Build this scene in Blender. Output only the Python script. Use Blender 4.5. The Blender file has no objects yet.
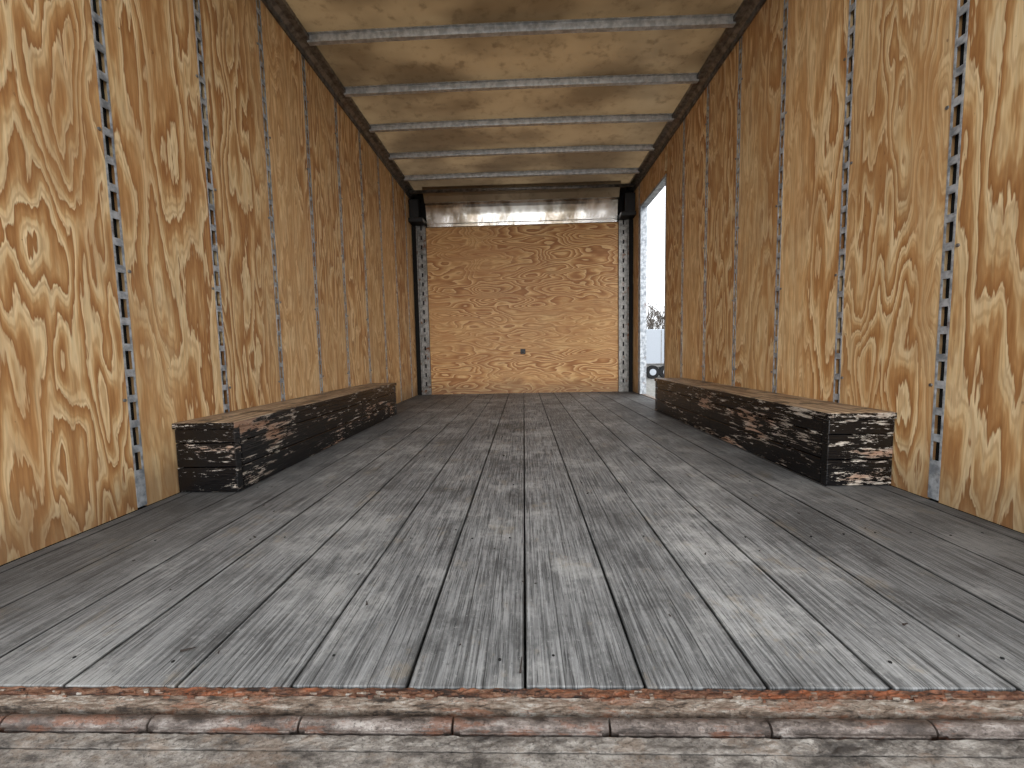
import bpy, bmesh, math, random
from mathutils import Vector, Matrix
random.seed(7)
sc = bpy.context.scene
sc.view_settings.view_transform = 'Standard'
sc.view_settings.exposure = 0.08

def lin(c):
    return tuple(((v/255)/12.92 if v/255 <= .04045 else ((v/255+.055)/1.055)**2.4) for v in c)+(1.0,)

# ---------------------------------------------------------------- node helper
class N:
    def __init__(s, name):
        s.m = bpy.data.materials.new(name); s.m.use_nodes = True
        s.t = s.m.node_tree; s.b = s.t.nodes['Principled BSDF']
        s.tc = s.t.nodes.new('ShaderNodeTexCoord'); s.co = s.tc.outputs['Object']
    def L(s, a, b): s.t.links.new(a, b)
    def put(s, sock, v):
        if isinstance(v, bpy.types.NodeSocket): s.L(v, sock)
        else: sock.default_value = v
    def math(s, op, a, b=0.0, c=0.0, clamp=False):
        n = s.t.nodes.new('ShaderNodeMath'); n.operation = op; n.use_clamp = clamp
        s.put(n.inputs[0], a); s.put(n.inputs[1], b); s.put(n.inputs[2], c)
        return n.outputs[0]
    def sep(s, v):
        n = s.t.nodes.new('ShaderNodeSeparateXYZ'); s.put(n.inputs[0], v); return n.outputs
    def comb(s, x, y, z):
        n = s.t.nodes.new('ShaderNodeCombineXYZ')
        for i, v in enumerate((x, y, z)): s.put(n.inputs[i], v)
        return n.outputs[0]
    def scale(s, v, sx, sy, sz):
        n = s.t.nodes.new('ShaderNodeVectorMath'); n.operation = 'MULTIPLY'
        s.put(n.inputs[0], v); n.inputs[1].default_value = (sx, sy, sz); return n.outputs[0]
    def noise(s, v, scale=1, detail=2, rough=.5, dist=0):
        n = s.t.nodes.new('ShaderNodeTexNoise'); s.put(n.inputs['Vector'], v)
        n.inputs['Scale'].default_value = scale; n.inputs['Detail'].default_value = detail
        n.inputs['Roughness'].default_value = rough; n.inputs['Distortion'].default_value = dist
        return n.outputs[0]
    def white(s, w):
        n = s.t.nodes.new('ShaderNodeTexWhiteNoise'); n.noise_dimensions = '1D'; s.put(n.inputs['W'], w)
        return n.outputs['Value']
    def ramp(s, f, stops, interp='LINEAR'):
        n = s.t.nodes.new('ShaderNodeValToRGB'); n.color_ramp.interpolation = interp
        e = n.color_ramp.elements
        while len(e) < len(stops): e.new(.5)
        for i, (p, c) in enumerate(stops):
            e[i].position = p; e[i].color = c if len(c) == 4 else lin(c)
        s.put(n.inputs[0], f); return n.outputs[0]
    def step(s, f, a, b):
        n = s.t.nodes.new('ShaderNodeMapRange'); n.interpolation_type = 'SMOOTHSTEP'
        s.put(n.inputs['Value'], f); n.inputs['From Min'].default_value = min(a, b); n.inputs['From Max'].default_value = max(a, b)
        if a > b: n.inputs['To Min'].default_value = 1.0; n.inputs['To Max'].default_value = 0.0
        return n.outputs[0]
    def mix(s, f, a, b, mode='MIX'):
        n = s.t.nodes.new('ShaderNodeMix'); n.data_type = 'RGBA'; n.blend_type = mode
        s.put(n.inputs[0], f)
        s.put(n.inputs[6], lin(a) if isinstance(a, tuple) and len(a) == 3 else a)
        s.put(n.inputs[7], lin(b) if isinstance(b, tuple) and len(b) == 3 else b)
        return n.outputs[2]
    def grey(s, v):
        return s.comb(v, v, v)
    def bump(s, h, strength=.3, dist=.01):
        n = s.t.nodes.new('ShaderNodeBump'); n.inputs['Strength'].default_value = strength
        n.inputs['Distance'].default_value = dist; s.L(h, n.inputs['Height']); s.L(n.outputs[0], s.b.inputs['Normal'])
    def fin(s, col, rough=.6, metal=0.0, spec=None):
        s.put(s.b.inputs['Base Color'], lin(col) if isinstance(col, tuple) and len(col) == 3 else col)
        s.put(s.b.inputs['Roughness'], rough); s.put(s.b.inputs['Metallic'], metal)
        if spec is not None: s.b.inputs['Specular IOR Level'].default_value = spec
        return s.m

# ---------------------------------------------------------------- materials
def plywood(name, back=False, seed=0.0):
    n = N(name); X, Y, Z = n.sep(n.co)
    if back:
        u, v = Z, X
        r = 0.37; r2 = .5
        base = n.comb(n.math('MULTIPLY', u, 5.0), 6.1, n.math('MULTIPLY', v, 1.35))
        k1 = 22.0
    else:
        pid = n.math('FLOOR', n.math('DIVIDE', n.math('SUBTRACT', Y, 1.215), .39))
        r = n.white(n.math('ADD', pid, seed)); r2 = n.white(n.math('ADD', pid, seed+200.5))
        u, v = Y, Z
        base = n.comb(n.math('MULTIPLY', u, n.math('ADD', 5.2, n.math('MULTIPLY', r2, 2.6))), n.math('MULTIPLY', r, 37.0), n.math('MULTIPLY', v, n.math('ADD', 1.0, n.math('MULTIPLY', r2, .6))))
        k1 = n.math('ADD', 9.5, n.math('MULTIPLY', r2, 5.0))
    f1 = n.noise(base, 1.0, 2.0, .45, .15)
    uv = n.comb(u, n.math('MULTIPLY', r, 5.0), v)
    fib = n.noise(n.scale(uv, 190, 1, 7), 1, 2, .6)
    jag = n.noise(n.scale(uv, 85, 1, 9), 1, 2, .6)
    jag2 = n.noise(n.scale(uv, 30, 1, 5), 1, 3, .6)
    soft = n.noise(base, .45, 2, .5)
    jj = n.math('ADD', n.math('MULTIPLY', jag, .95 if not back else .35), n.math('MULTIPLY', jag2, .65 if not back else .35))
    t = n.math('FRACT', n.math('ADD', n.math('MULTIPLY', f1, k1), jj))
    A = (242, 216, 170); B = (230, 196, 144); C = (204, 158, 104); D = (176, 124, 72)
    ring = n.ramp(t, [(0, A), (.32, B), (.50, C), (.76, D), (.90, (160, 108, 60)), (.97, A)])
    t2 = n.math('FRACT', n.math('ADD', n.math('MULTIPLY', f1, 46.0), n.math('MULTIPLY', jag, 1.3)))
    thin = n.math('MULTIPLY', n.step(n.math('ABSOLUTE', n.math('SUBTRACT', t2, .5)), .30, .05), .38)
    col = n.mix(thin, ring, (176, 126, 76))
    flat = n.mix(n.step(jag2, .38, .62), (236, 206, 156), (212, 168, 114))
    flat = n.mix(thin, flat, (186, 134, 82))
    col = n.mix(n.math('MULTIPLY', n.step(n.math('ADD', soft, n.math('MULTIPLY', r2, .05)), .49, .64), .6), col, flat)
    drift = n.noise(n.scale(uv, 9, 1, 1.2), 1, 3, .6)
    col = n.mix(n.math('MULTIPLY', n.step(drift, .48, .66), .40), col, (188, 138, 86))
    fm = n.math('ADD', .72, n.math('MULTIPLY', fib, .56))
    col = n.mix(1.0, col, n.grey(fm), 'MULTIPLY')
    dirt = n.noise(n.co, 3.0, 5, .65)
    col = n.mix(n.math('MULTIPLY', n.step(dirt, .50, .75), .35), col, (156, 118, 80))
    spots = n.noise(n.scale(n.co, 1, 1, .6), 45, 3, .6)
    col = n.mix(n.math('MULTIPLY', n.step(spots, .69, .76), .6), col, (110, 72, 44))
    if not back: col = n.mix(1.0, col, n.grey(n.math('ADD', .88, n.math('MULTIPLY', r, .15))), 'MULTIPLY')
    else: col = n.mix(1.0, col, lin((234, 216, 192)), 'MULTIPLY')
    # uneven darker band low on the sheets
    zdark = n.math('MULTIPLY', n.math('SUBTRACT', 1.0, n.step(n.math('ADD', Z, n.math('MULTIPLY', n.math('SUBTRACT', dirt, .5), .35)), .02, .20)), .50)
    col = n.mix(zdark, col, (104, 80, 58))
    n.bump(n.math('ADD', fib, n.math('MULTIPLY', t, .2)), .12, .003)
    return n.fin(col, .55)
M_plyL = plywood('plywood_left', seed=11.0)
M_plyR = plywood('plywood_right', seed=61.0)
M_plyB = plywood('plywood_front', back=True)

def plain(name, col, rough=.6, metal=0.0):
    n = N(name); d = n.noise(n.co, 25, 4, .6)
    c = n.mix(1.0, lin(col), n.grey(n.math('ADD', .75, n.math('MULTIPLY', d, .5))), 'MULTIPLY')
    return n.fin(c, rough, metal)
M_dark = plain('dark_cavity', (12, 11, 10), .95)
M_black = plain('black_bracket', (22, 22, 23), .5)
M_white = plain('white_painted_metal', (225, 228, 232), .4)
M_trailer = plain('trailer_skin', (158, 164, 172), .5)
M_rubber = plain('tyre_rubber', (14, 14, 15), .9)

def galv(name, c1=(150, 155, 160), c2=(205, 208, 210), rust=.25, metal=.75):
    n = N(name); a = n.noise(n.co, 30, 4, .6); b = n.noise(n.co, 9, 5, .7)
    c = n.mix(n.step(a, .35, .65), c1, c2)
    c = n.mix(n.math('MULTIPLY', n.step(b, .56, .66), rust*2), c, (104, 66, 40))
    return n.fin(c, n.math('ADD', .3, n.math('MULTIPLY', a, .3)), metal)
M_galv = galv('galvanised_steel', (132, 138, 144), (196, 200, 204), .2, .4)
M_bolt = galv('zinc_bolt', (110, 110, 110), (150, 150, 150))
M_bow = galv('roof_bow_steel', (172, 178, 184), (214, 218, 222), .08, .5)
M_rail = galv('roof_rail_steel', (96, 96, 96), (142, 140, 137), .12)
M_post = galv('corner_post_steel', (104, 102, 98), (150, 147, 142), .5)

n = N('roof_skin'); X, Y, Z = n.sep(n.co)
a = n.noise(n.scale(n.co, 1.2, 2, 1), 1.2, 3, .5); b = n.noise(n.co, 16, 5, .65)
c = n.mix(n.step(a, .35, .65), (136, 120, 98), (172, 155, 130))
c = n.mix(n.math('MULTIPLY', n.step(b, .50, .68), .32), c, (96, 80, 60))
n.bump(n.noise(n.scale(n.co, .8, 1.4, 1), 1.1, 1, .5), .07, .04)
M_roof = n.fin(c, n.math('ADD', .34, n.math('MULTIPLY', b, .14)), .85)

n = N('header_aluminium'); a = n.noise(n.scale(n.co, 3, 1, 2), 1.5, 4, .6)
c = n.mix(n.step(a, .40, .60), (150, 138, 122), (236, 232, 226))
M_header = n.fin(c, n.math('ADD', .12, n.math('MULTIPLY', a, .2)), .85)

# floor planks
n = N('worn_floor_boards'); X, Y, Z = n.sep(n.co)
pid = n.math('FLOOR', n.math('DIVIDE', n.math('ADD', X, .006), .165)); r = n.white(pid)
off = n.comb(n.math('MULTIPLY', r, 11), n.math('MULTIPLY', r, 7), 0)
vec = n.t.nodes.new('ShaderNodeVectorMath'); vec.operation = 'ADD'; n.L(n.co, vec.inputs[0]); n.L(off, vec.inputs[1]); V = vec.outputs[0]
g1 = n.noise(n.scale(V, 190, 5, 1), 1, 5, .72)
g2 = n.noise(n.scale(V, 420, 14, 1), 1, 3, .7)
g3 = n.noise(n.scale(V, 34, 3, 1), 1, 5, .7)
bl = n.noise(n.co, 3.4, 9, .72)
bl2 = n.noise(n.scale(n.co, 1.3, 1, 1), 6.5, 9, .76)
sp = n.noise(n.co, 110, 5, .75)
c = n.mix(n.step(g1, .36, .64), (76, 76, 76), (160, 160, 159))
c = n.mix(n.math('MULTIPLY', n.step(g3, .38, .64), .35), c, (126, 126, 125))
c = n.mix(n.math('MULTIPLY', n.step(bl, .50, .62), .50), c, (188, 187, 183))
c = n.mix(n.math('MULTIPLY', n.step(bl, .49, .37), .55), c, (64, 64, 64))
c = n.mix(n.math('MULTIPLY', n.step(bl2, .56, .64), .36), c, (154, 140, 118))
c = n.mix(n.math('MULTIPLY', n.step(bl2, .43, .36), .40), c, (68, 68, 68))
c = n.mix(n.math('MULTIPLY', n.step(g2, .55, .64), .72), c, (40, 40, 40))
c = n.mix(n.math('MULTIPLY', n.step(sp, .58, .68), .45), c, (48, 46, 44))
c = n.mix(n.math('MULTIPLY', n.step(sp, .42, .32), .30), c, (198, 197, 194))
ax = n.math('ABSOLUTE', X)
c = n.mix(n.math('MULTIPLY', n.step(n.math('ADD', ax, n.math('MULTIPLY', bl2, .3)), .65, 1.30), .62), c, (52, 50, 49))  # shade towards both side walls, painted into the board colour
c = n.mix(1.0, c, n.grey(n.math('ADD', .80, n.math('MULTIPLY', r, .22))), 'MULTIPLY')
ed = n.math('ABSOLUTE', n.math('SUBTRACT', n.math('FRACT', n.math('DIVIDE', n.math('ADD', X, .006), .165)), .5))
c = n.mix(n.math('MULTIPLY', n.step(n.math('ADD', ed, n.math('MULTIPLY', g3, .05)), .492, .522), .8), c, (22, 22, 21))
lam = n.math('FRACT', n.math('MULTIPLY', n.math('ADD', X, n.math('MULTIPLY', r, .02)), 1/.041))
lm = n.math('MULTIPLY', n.step(n.math('ABSOLUTE', n.math('SUBTRACT', lam, .5)), .03, .012), n.step(n.noise(n.scale(V, 24, 1.2, 1), 1, 3), .47, .54))
c = n.mix(n.math('MULTIPLY', lm, .7), c, (34, 34, 34))
n.bump(n.math('SUBTRACT', n.math('ADD', g1, n.math('MULTIPLY', sp, .5)), lm), .45, .003)
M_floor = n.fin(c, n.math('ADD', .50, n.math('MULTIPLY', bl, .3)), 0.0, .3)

# chipped black painted timber
def chipped(name, seed, amt, axis='Y'):
    n = N(name)
    vec = n.t.nodes.new('ShaderNodeVectorMath'); vec.operation = 'ADD'; n.L(n.co, vec.inputs[0]); vec.inputs[1].default_value = (seed, seed*2, seed)
    V = vec.outputs[0]
    ch = n.noise(n.scale(V, 16, 9, 80), 1, 8, .76)
    big = n.noise(n.scale(V, 3, 2.2, 9), 1, 3, .6)
    fine = n.noise(n.scale(V, 60, 22, 190), 1, 5, .75)
    k = n.math('ADD', ch, n.math('MULTIPLY', n.math('SUBTRACT', big, .5), .55))
    k = n.math('ADD', k, n.math('MULTIPLY', n.math('SUBTRACT', fine, .5), .30))
    X, Y, Z = n.sep(n.co)
    k = n.math('ADD', k, n.math('MULTIPLY', n.step(Z, .19, .225), .03))
    k = n.math('ADD', k, n.math('MULTIPLY', n.step(Y, 2.2, 1.4), .03))
    g = n.noise(n.scale(V, 30, 8, 200), 1, 3, .6)
    wood = n.mix(n.step(g, .35, .65), (112, 98, 86), (204, 194, 180))
    wood = n.mix(n.math('MULTIPLY', n.step(big, .52, .64), .75), wood, (156, 114, 86))
    mask = n.step(k, .60-amt, .615-amt)
    c = n.mix(mask, (9, 9, 11), wood)
    n.bump(n.math('SUBTRACT', g, mask), .45, .004)
    return n.fin(c, n.math('ADD', .22, n.math('MULTIPLY', mask, .5)))
M_chipL = chipped('chipped_black_timber', 1.3, .005)
M_chipR = chipped('chipped_black_timber_b', 7.9, .012)
M_chipE = chipped('chipped_black_timber_end', 4.1, -.02)
n = N('worn_box_top'); g = n.noise(n.scale(n.co, 70, 5, 10), 1, 4, .65); b = n.noise(n.co, 9, 7, .75)
c = n.mix(n.step(g, .35, .65), (96, 74, 56), (182, 158, 130))
c = n.mix(n.math('MULTIPLY', n.step(b, .53, .58), .85), c, (30, 27, 25))
n.bump(g, .4, .004); M_boxtop = n.fin(c, .5)

# rust
def rust(name, pal, sx=30, sy=90, rough=.6, metal=.2, dark=.8, dk=(36, 31, 28), ramt=.7):
    n = N(name)
    a = n.noise(n.scale(n.co, sx, sy, 60), 1, 8, .78); b = n.noise(n.scale(n.co, sx*.5, sy*.5, 60), 1, 8, .78)
    sp = n.noise(n.co, 260, 4, .75); big = n.noise(n.scale(n.co, 7, 14, 1), 1, 5, .65)
    c = n.ramp(a, [(.38, pal[0]), (.47, pal[1]), (.54, pal[2]), (.62, pal[3])])
    c = n.mix(n.math('MULTIPLY', n.step(n.math('ADD', b, n.math('MULTIPLY', big, .5)), .77, .86), ramt), c, pal[4])
    c = n.mix(n.math('MULTIPLY', n.step(b, .45, .39), dark), c, dk)
    c = n.mix(n.math('MULTIPLY', n.step(sp, .55, .63), .6), c, dk)
    n.bump(n.math('ADD', a, sp), .7, .003)
    return n.fin(c, rough, metal)
M_sill = rust('sill_edge', [(74, 64, 56), (128, 110, 95), (152, 140, 127), (188, 182, 173), (134, 86, 58)], 26, 110)
M_sill2 = rust('sill_rusty_lip', [(44, 32, 26), (98, 62, 44), (124, 88, 66), (142, 124, 108), (142, 78, 44)], 30, 90, ramt=.85)
M_rod = rust('hinge_rod_steel', [(74, 65, 60), (102, 91, 84), (130, 119, 112), (162, 154, 147), (122, 76, 52)], 22, 60, .38, .4, .5)
M_plate = rust('dirty_platform', [(70, 64, 59), (110, 103, 96), (138, 131, 123), (168, 162, 154), (124, 104, 86)], 22, 50, .65, .1, .5, ramt=.5)

n = N('gravel'); a = n.noise(n.co, 6, 8, .7); b = n.noise(n.co, .3, 3, .5)
c = n.mix(n.step(a, .35, .65), (90, 88, 84), (140, 138, 132)); c = n.mix(n.step(b, .5, .7), c, (96, 94, 82))
M_gravel = n.fin(c, .9)
n = N('bark'); M_bark = n.fin(n.mix(n.noise(n.co, 5, 4), (70, 62, 56), (100, 92, 84)), .9)

# ---------------------------------------------------------------- mesh helpers
def box(bm, x0, x1, y0, y1, z0, z1, mi=0, bev=0.0):
    vs = [bm.verts.new((x, y, z)) for x in (x0, x1) for y in (y0, y1) for z in (z0, z1)]
    fs = []
    for q in ((0,1,3,2),(4,6,7,5),(0,4,5,1),(2,3,7,6),(0,2,6,4),(1,5,7,3)):
        f = bm.faces.new([vs[i] for i in q]); f.material_index = mi; fs.append(f)
    if bev > 0:
        es = list({e for f in fs for e in f.edges})
        r = bmesh.ops.bevel(bm, geom=es, offset=bev, segments=2, affect='EDGES', profile=.5)
        for f in r['faces']: f.material_index = mi
    return vs
def cyl(bm, p0, p1, r, seg=16, mi=0, r2=None):
    p0, p1 = Vector(p0), Vector(p1); d = p1-p0
    q = Vector((0,0,1)).rotation_difference(d.normalized()).to_matrix().to_4x4()
    res = bmesh.ops.create_cone(bm, cap_ends=True, segments=seg, radius1=r, radius2=r if r2 is None else r2, depth=d.length,
        matrix=Matrix.Translation((p0+p1)/2) @ q)
    for v in res['verts']:
        for f in v.link_faces: f.material_index = mi; f.smooth = len(f.verts) == 4
def make(name, bm, mats, parent=None, smooth=False):
    bmesh.ops.recalc_face_normals(bm, faces=bm.faces)
    me = bpy.data.meshes.new(name); bm.to_mesh(me); bm.free()
    for m in mats: me.materials.append(m)
    o = bpy.data.objects.new(name, me); sc.collection.objects.link(o)
    if parent: o.parent = parent
    return o
def empty(name):
    o = bpy.data.objects.new(name, None); sc.collection.objects.link(o); return o

W = 1.2; Y0 = .532; Y1 = 4.58; H = 2.15; P = .39; S0 = 1.215
seams = [S0 + P*k for k in range(-1, 9)]
DY0, DY1, DZ = 3.53, 4.28, 1.90

# ---------------------------------------------------------------- walls
def wall(side):
    bm = bmesh.new()
    def bx(a, b, y0, y1, z0, z1, mi, bev=0):
        if side > 0: box(bm, a, b, y0, y1, z0, z1, mi, bev)
        else: box(bm, -b, -a, y0, y1, z0, z1, mi, bev)
    edges = [Y0] + [s for s in seams if s < Y1-.1] + [Y1]
    for i in range(len(edges)-1):
        a = edges[i] + (.0165 if i else 0); b = edges[i+1] - (.0165 if i < len(edges)-2 else 0)
        if side > 0:
            segs = []
            if b <= DY0 or a >= DY1: segs = [(a, b, 0, H)]
            else:
                if a < DY0: segs.append((a, DY0, 0, H))
                if b > DY1: segs.append((DY1, b, 0, H))
                segs.append((max(a, DY0), min(b, DY1), DZ, H))
            for s in segs:
                if s[1]-s[0] > .01: bx(W, W+.016, s[0], s[1], s[2], s[3], 0)
        else: bx(W, W+.016, a, b, 0, H, 0)
    if side > 0:
        for (a, b, z0, z1) in ((Y0, DY0, -.02, 2.24), (DY1, Y1+.06, -.02, 2.24), (DY0, DY1, DZ, 2.24)):
            bx(W+.017, W+.04, a, b, z0, z1, 1); bx(W+.04, W+.045, a, b, z0, z1, 2)
    else:
        bx(W+.017, W+.04, Y0, Y1+.06, -.02, 2.24, 1); bx(W+.04, W+.045, Y0, Y1+.06, -.02, 2.24, 2)
    make('wall_right' if side > 0 else 'wall_left', bm, [M_plyR if side > 0 else M_plyL, M_dark, M_white])
wall(-1); wall(1)

# slotted logistics posts between the plywood sheets
def track(side, y, k):
    bm = bmesh.new(); w = .0155; e = .0048; x0, x1 = W-.0012, W+.002
    def bx(a, b, y0, y1, z0, z1, mi=0):
        if side > 0: box(bm, a, b, y0, y1, z0, z1, mi)
        else: box(bm, -b, -a, y0, y1, z0, z1, mi)
    top = H-.005
    zlo = .005
    bx(x0, x1, y-w, y-w+e, zlo, top); bx(x0, x1, y+w-e, y+w, zlo, top)
    z = .12; bx(x0, x1, y-w+e, y+w-e, zlo, z)
    while z < top:
        z += .056
        h = .022
        bx(x0, x1, y-w+e, y+w-e, z, min(z+h, top)); z += h
    for i, zz in enumerate((.34, .73, 1.12, 1.51, 1.90)):
        dy = (.026, -.026)[(i+k) % 2]
        xx = side*(W-.001)
        cyl(bm, (xx+side*.003, y+dy, zz), (xx-side*.002, y+dy, zz), .005, 10, 1)
    make('logistics_track', bm, [M_galv, M_bolt])
for k, s in enumerate(seams):
    if s > Y0+.2 and s < Y1-.1:
        track(-1, s, k)
        if not (DY0-.03 < s < DY1+.03): track(1, s, k+1)

# front wall
bm = bmesh.new()
box(bm, -1.05, 1.05, Y1, Y1+.016, 0, 1.835, 0)
box(bm, -W-.04, W+.04, Y1+.017, Y1+.05, -.02, 2.24, 1)
make('wall_front', bm, [M_plyB, M_dark])
bm = bmesh.new()   # small recessed tie down cup
box(bm, -.036, .020, Y1-.006, Y1-.001, .437, .493, 0, .002)
cyl(bm, (-.008, Y1-.006, .465), (-.008, Y1-.02, .465), .012, 12, 0)
cyl(bm, (-.028, Y1-.012, .455), (.012, Y1-.012, .455), .005, 8, 1)
make('tie_down_ring', bm, [M_black, M_rail])

# corner posts
for s in (-1, 1):
    bm = bmesh.new()
    def bx(a, b, y0, y1, z0, z1, mi=0):
        box(bm, min(s*a, s*b), max(s*a, s*b), y0, y1, z0, z1, mi)
    bx(1.045, 1.062, Y1-.03, Y1-.001, .002, 1.85); bx(1.062, 1.086, Y1-.028, Y1-.02, .002, 1.85)
    bx(1.104, 1.135, Y1-.028, Y1-.02, .002, 1.85)
    z = .1; bx(1.086, 1.104, Y1-.028, Y1-.02, .002, z)
    while z < 1.8:
        bx(1.086, 1.104, Y1-.028, Y1-.02, z+.045, z+.1); z += .10
    bx(1.135, 1.145, Y1-.05, Y1-.001, .002, 1.85)
    bx(1.145, 1.198, Y1-.03, Y1-.01, .002, 1.85, 1)
    make('corner_post', bm, [M_post, M_dark])
    bm = bmesh.new()
    box(bm, min(s*1.04, s*1.195), max(s*1.04, s*1.195), Y1-.16, Y1-.002, 1.855, 1.90, 0, .006)
    box(bm, min(s*1.09, s*1.195), max(s*1.09, s*1.195), Y1-.12, Y1-.002, 1.905, 2.10, 0, .006)
    make('corner_bracket', bm, [M_black])

# header: sheet leaning forward a few degrees
bm = bmesh.new()
prof = [(Y1-.012, 1.838), (Y1-.015, 1.865), (Y1-.020, 1.872), (Y1-.0315, 1.94), (Y1-.0455, 2.025), (Y1-.062, 2.05), (Y1-.10, 2.06), (Y1-.10, 2.065), (Y1-.13, 2.12), (Y1-.2, 2.19)]
rows = []
for i in range(65):
    x = -1.03 + 2.06*i/64
    rows.append([bm.verts.new((x, y + (.0012*math.sin(i*.9)+.001*math.sin(i*.37) if 2 < j < 5 else 0), z)) for j, (y, z) in enumerate(prof)])
for a, b in zip(rows, rows[1:]):
    for j in range(len(prof)-1):
        f = bm.faces.new((a[j], b[j], b[j+1], a[j+1])); f.smooth = j in (3, 8); f.material_index = 1 if j >= 7 else 0
for x in [-.95+.1*i for i in range(20)]:
    cyl(bm, (x, Y1-.012, 1.852), (x, Y1-.02, 1.852), .005, 8)
make('header_panel', bm, [M_header, M_roof])
bm = bmesh.new()
cyl(bm, (-1.15, 4.36, 2.135), (1.15, 4.36, 2.135), .016, 16)
make('header_pipe', bm, [M_rail])

# ceiling and bows
bm = bmesh.new()
ny = 40; nx = 24; g = []
def roofz(x): return 2.192 + .008*(1-(x/1.2)**2)
for j in range(ny+1):
    y = Y0 + (Y1+.05-Y0)*j/ny
    g.append([bm.verts.new((-W-.03+2*(W+.03)*i/nx, y, roofz(-W+2*W*i/nx)+.012)) for i in range(nx+1)])
for j in range(ny):
    for i in range(nx):
        f = bm.faces.new((g[j][i], g[j][i+1], g[j+1][i+1], g[j+1][i])); f.smooth = True
bmesh.ops.solidify(bm, geom=list(bm.faces), thickness=-.004)
make('ceiling', bm, [M_roof])
bows = [2.345-.4575*3, 2.345-.4575*2, 2.345-.4575, 2.345, 2.80, 3.24, 3.69, 4.14]
for y in bows:
    bm = bmesh.new()
    pr = [(-.034, .006), (-.020, .006), (-.014, -.026), (.014, -.026), (.020, .006), (.034, .006), (.034, .009), (-.034, .009)]
    secs = []
    for i in range(25):
        x = -1.145 + 2.29*i/24
        secs.append([bm.verts.new((x, y+a, roofz(x)-.006+b)) for a, b in pr])
    for a, b in zip(secs, secs[1:]):
        for j in range(len(pr)): bm.faces.new((a[j], b[j], b[(j+1) % len(pr)], a[(j+1) % len(pr)]))
    bm.faces.new(secs[0]); bm.faces.new(secs[-1])
    make('roof_bow', bm, [M_bow])
for s in (-1, 1):
    bm = bmesh.new()
    pr = [(1.199, 2.125), (1.188, 2.125), (1.186, 2.15), (1.165, 2.165), (1.13, 2.170), (1.128, 2.19), (1.199, 2.195)]
    a = [bm.verts.new((s*x, Y0, z)) for x, z in pr]; b = [bm.verts.new((s*x, Y1-.005, z)) for x, z in pr]
    for j in range(len(pr)): bm.faces.new((a[j], b[j], b[(j+1) % len(pr)], a[(j+1) % len(pr)]))
    bm.faces.new(a); bm.faces.new(b)
    y = .6
    while y < Y1-.1:
        cyl(bm, (s*1.188, y, 2.137), (s*1.180, y, 2.137), .005, 8); y += .13
    make('roof_rail', bm, [M_rail])

# door frame
bm = bmesh.new()
box(bm, W-.006, W+.06, DY1-.018, DY1, 0.0, DZ, 0); box(bm, W-.004, W+.06, DY0, DY0+.012, 0.0, DZ, 1)
box(bm, W-.006, W+.06, DY0, DY1, DZ-.02, DZ, 0); box(bm, W-.0, W+.06, DY0+.012, DY1-.018, -.02, 0.004, 2)
box(bm, W-.008, W-.002, DY1-.03, DY1+.01, 0.005, DZ+.01, 0)
make('door_1', bm, [M_galv, M_rail, M_sill])

# ---------------------------------------------------------------- floor
bm = bmesh.new()
xs = [-W] + [-.006+.165*k for k in range(-7, 8)] + [W]
for a, b in zip(xs, xs[1:]):
    gap = .0019
    box(bm, a+gap, b-gap, Y0+random.uniform(0, .003), Y1, -.03, random.uniform(-.0015, 0), 0, .0014)
box(bm, -W-.04, W+.04, Y0, Y1+.05, -.06, -.031, 1)
for k in range(-7, 7):
    for j in range(10):
        for dx in (.04, .125):
            x = -.006+.165*k+dx+random.uniform(-.006, .006); y = .585+.41*j+random.uniform(-.01, .01)
            if abs(x) < 1.18 and random.random() < .45: cyl(bm, (x, y, -.002), (x, y, .0003), .0024, 8, 1)
make('floor', bm, [M_floor, M_dark])

# rear sill, hinge, liftgate platform
bm = bmesh.new()
nn = 320
def strip(y0, y1, z, mi, amp, ny=5, drop=.03):
    g = []
    for j in range(ny+1):
        row = []
        for i in range(nn+1):
            x = -W-.05 + 2*(W+.05)*i/nn
            dz = random.uniform(-amp, amp)
            dy = random.uniform(-amp, amp)*.8 if j in (0, ny) else 0
            row.append(bm.verts.new((x, y0+(y1-y0)*j/ny+dy, z+dz)))
        g.append(row)
    for j in range(ny):
        for i in range(nn):
            f = bm.faces.new((g[j][i], g[j][i+1], g[j+1][i+1], g[j+1][i])); f.material_index = mi
    lo0 = [bm.verts.new((v.co.x, v.co.y, z-drop)) for v in g[0]]
    for i in range(nn):
        f = bm.faces.new((g[0][i], g[0][i+1], lo0[i+1], lo0[i])); f.material_index = mi
strip(.5185, .5305, -.0015, 1, .0012, 3)
strip(.4975, .5170, -.0025, 0, .0008, 5)
# raised scale flakes along the lip
for i in range(300):
    x = random.uniform(-1.2, 1.2); y = random.gauss(.5185, .0035); l = random.uniform(.002, .012); w_ = random.uniform(.0008, .002)
    if .499 < y < .53: box(bm, x, x+l, y, y+w_, -.004, random.uniform(-.001, .0018), random.choice((0, 1, 1)))
box(bm, -W-.05, W+.05, .44, .530, -.08, -.034, 2)
make('rear_sill', bm, [M_sill, M_sill2, M_dark])
bm = bmesh.new()
seg = .196
x = -.0975 - seg*6
while x < 1.25:
    x1 = x+seg
    cyl(bm, (x+.0016, .4825, -.010), (x1-.0016, .4825, -.010), .0092, 24)
    box(bm, x+.01, x1-.01, .4705, .4745, -.022, -.0085, 0, .001)
    x = x1
box(bm, -1.25, 1.25, .466, .497, -.033, -.0205, 1)
make('liftgate_hinge', bm, [M_rod, M_sill2])
bm = bmesh.new()
strip(.4475, .4655, -.007, 0, .0008, 4, .028)
strip(-.9, .4455, -.0085, 0, .0004, 40, .02)
box(bm, -W-.05, W+.05, -.9, .4645, -.06, -.035, 1)
make('liftgate_platform', bm, [M_plate, M_dark])

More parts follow.
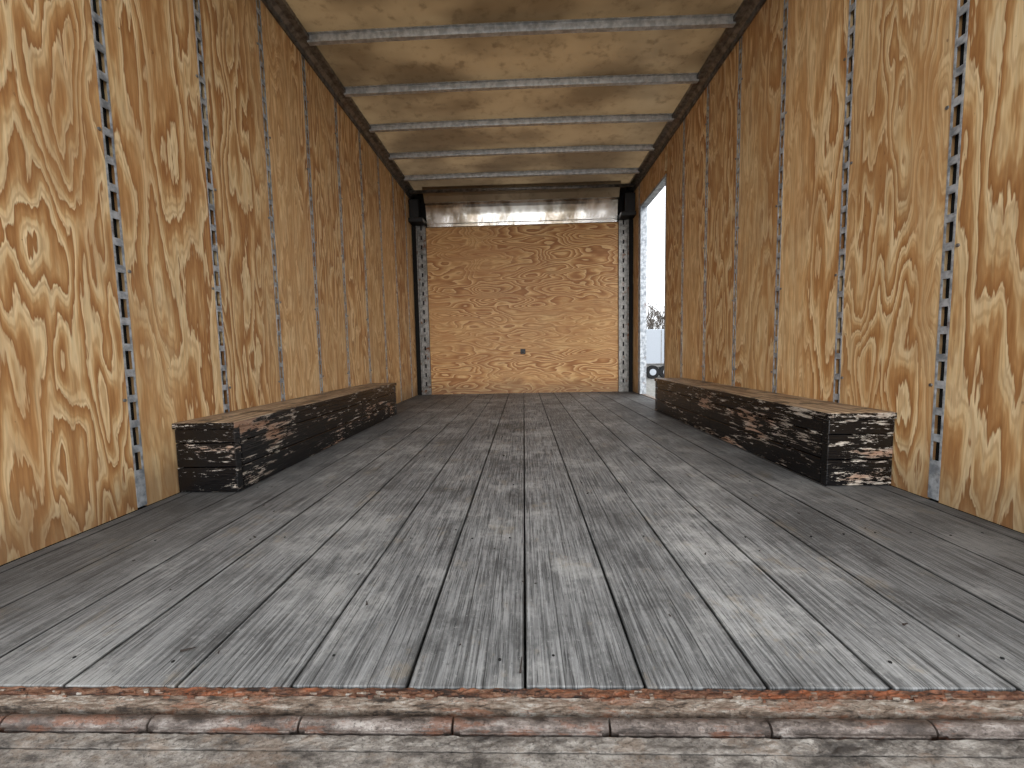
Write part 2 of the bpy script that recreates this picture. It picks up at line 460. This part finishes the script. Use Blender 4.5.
# ---------------------------------------------------------------- timber boxes along the walls
def wbox(side, chip):
    bm = bmesh.new(); a, b = .985, 1.1955; y0, y1 = 1.345, 3.11; hh = .245
    def bx(x0, x1, ya, yb, z0, z1, mi, bev=.003):
        box(bm, min(side*x0, side*x1), max(side*x0, side*x1), ya, yb, z0, z1, mi, bev)
    zs = [.001, .088, .172, .222]
    for k in range(3):
        j = 2.2 + .25*k
        o = random.uniform(0, .003)
        bx(a+o, a+.035, y0+.03, j-.001, zs[k]+.001, zs[k+1]-.001, 0)
        bx(a+o+.0015, a+.035, j+.001, y1-.03, zs[k]+.001, zs[k+1]-.001, 0)
        for (ya, yb) in ((y0, y0+.03), (y1-.03, y1)):
            bx(a+.001, b, ya+random.uniform(0, .003), yb, zs[k]+.001, zs[k+1]-.001, 1)
    bx(a+.036, b-.002, y0+.031, y1-.031, .002, .22, 3, 0)
    bx(a-.003, a+.10, y0-.003, y1+.003, .2225, hh, 2, .003)
    bx(a+.102, b, y0-.001, y1+.003, .2225, hh-.001, 2, .003)
    bx(a-.0045, a-.0032, y0-.003, y1+.003, .223, hh-.002, 0, 0)
    bx(a-.003, b, y0-.0045, y0-.0032, .223, hh-.002, 1, 0)
    bx(a-.003, a-.0005, y0-.002, y0+.022, .003, .22, 1, 0)
    make('wheel_well_box', bm, [chip, M_chipE if side < 0 else chip, M_boxtop, M_dark])
wbox(-1, M_chipL); wbox(1, M_chipR)

# small debris on floor
n = N('debris'); M_deb = n.fin((40, 30, 24), .8)
bm = bmesh.new()
for (x, y, l, an) in ((-.54, .60, .02, .4), (-.012, .57, .03, 1.5), (-.3, .72, .012, 2), (.4, .9, .01, 1), (.62, .66, .01, .3), (-.7, 1.0, .014, 2.5), (.2, 1.3, .012, .8), (-.1, 1.8, .02, 2.2)):
    d = Vector((math.cos(an), math.sin(an), 0))*l/2; c0 = Vector((x, y, .0025))
    cyl(bm, c0-d, c0+d, .0018, 6, 0, .0008)
for i in range(70):
    x = random.uniform(-1.1, 1.1); y = random.uniform(.55, 2.6); an = random.uniform(0, 3.1); l = random.uniform(.002, .006)
    d = Vector((math.cos(an), math.sin(an), 0))*l/2; c0 = Vector((x, y, .0012)); cyl(bm, c0-d, c0+d, .001, 5)
make('floor_debris', bm, [M_deb])

# ---------------------------------------------------------------- outside
GZ = -1.0
bm = bmesh.new(); vs = [bm.verts.new(p) for p in ((-80,-60,GZ),(120,-60,GZ),(120,160,GZ),(-80,160,GZ))]; bm.faces.new(vs)
make('ground', bm, [M_gravel])
tr = empty('cargo_trailer')
bm = bmesh.new(); box(bm, 4.6, 9.2, 20.6, 22.6, GZ+.62, GZ+2.45, 0, .05)
for x in (5.2, 6.0, 6.8, 7.6, 8.4): box(bm, x, x+.03, 20.585, 20.6, GZ+.66, GZ+2.4, 1)
box(bm, 4.6, 9.2, 20.57, 20.61, GZ+.58, GZ+.70, 1); make('body', bm, [M_trailer, M_rail], tr)
bm = bmesh.new()
for x in (6.36, 7.02):
    cyl(bm, (x, 20.42, GZ+.33), (x, 20.66, GZ+.33), .33, 28, 0); cyl(bm, (x, 20.40, GZ+.33), (x, 20.43, GZ+.33), .16, 20, 1)
make('wheels', bm, [M_rubber, M_trailer], tr)
bm = bmesh.new(); box(bm, 5.85, 7.45, 20.38, 20.6, GZ+.72, GZ+.76, 0, .01)
box(bm, 4.6, 9.2, 20.7, 22.4, GZ+.5, GZ+.6, 0)
make('fender', bm, [M_rail], tr)

def tree_curve(seed):
    rnd = random.Random(seed)
    cu = bpy.data.curves.new('bare_tree', 'CURVE'); cu.dimensions = '3D'; cu.bevel_depth = 1.0; cu.bevel_resolution = 1
    def branch(p, d, l, r, lev):
        k = 5; sp = cu.splines.new('POLY'); sp.points.add(k-1); q = p.copy(); dd = d.copy(); pts = []
        for i in range(k):
            sp.points[i].co = (*q, 1); sp.points[i].radius = max(r*(1-.6*i/(k-1)), .022); pts.append((q.copy(), dd.copy(), r*(1-.6*i/(k-1))))
            dd = (dd + Vector((rnd.uniform(-.2,.2), rnd.uniform(-.2,.2), rnd.uniform(-.05,.15)))).normalized(); q = q + dd*l/(k-1)
        if lev < 4:
            for i in range(4 if lev < 3 else 3):
                b = pts[rnd.choice((1, 2, 3, 4)) if lev else rnd.choice((2, 3, 4))]
                nd = (b[1] + Vector((rnd.uniform(-1,1), rnd.uniform(-1,1), rnd.uniform(-.1,.7)))*.9).normalized()
                branch(b[0], nd, l*.62, b[2]*.65, lev+1)
    branch(Vector((0,0,0)), Vector((0,0,1)), 4.0, .18, 0); cu.materials.append(M_bark); return cu
cs = [tree_curve(i) for i in range(3)]
for i in range(26):
    o = bpy.data.objects.new('bare_tree', cs[i % 3]); sc.collection.objects.link(o)
    o.location = (8 + i*1.3 + random.uniform(-.5, .5), 55+random.uniform(-5, 8), GZ); o.rotation_euler = (0, 0, random.uniform(0, 6)); o.scale = (1, 1, random.uniform(.7, 1.0))

# ---------------------------------------------------------------- light
w = bpy.data.worlds.new('overcast'); sc.world = w; w.use_nodes = True
bg = w.node_tree.nodes['Background']; bg.inputs[0].default_value = (.93, .965, 1, 1); bg.inputs[1].default_value = 2.05
def rear_fill(name, elev, az, strength, ang, col):
    l = bpy.data.lights.new(name, 'SUN'); l.energy = strength; l.angle = math.radians(ang); l.color = col
    o = bpy.data.objects.new(name, l); sc.collection.objects.link(o)
    d = Vector((math.sin(az)*math.cos(elev), math.cos(elev), -math.sin(elev)))
    o.rotation_euler = d.to_track_quat('-Z', 'Y').to_euler()
rear_fill('rear_fill', math.radians(9), math.radians(3), 2.7, 62, (.98, .985, 1))  # soft directional fill, added from behind to brighten the far wall

# ---------------------------------------------------------------- camera
cam = bpy.data.cameras.new('camera'); co = bpy.data.objects.new('camera', cam); sc.collection.objects.link(co)
cam.sensor_width = 36; cam.lens = 36*410/1024; cam.clip_start = .01; cam.clip_end = 500
F = Vector((-.03, 1, -.078)).normalized(); R = Vector((1, .03, 0)).normalized(); U = R.cross(F).normalized()
R2 = (R - .02*U).normalized(); U2 = R2.cross(F).normalized()
m = Matrix((R2, U2, -F)).transposed().to_4x4(); m.translation = Vector((0, 0, .4615))
co.matrix_world = m; sc.camera = co
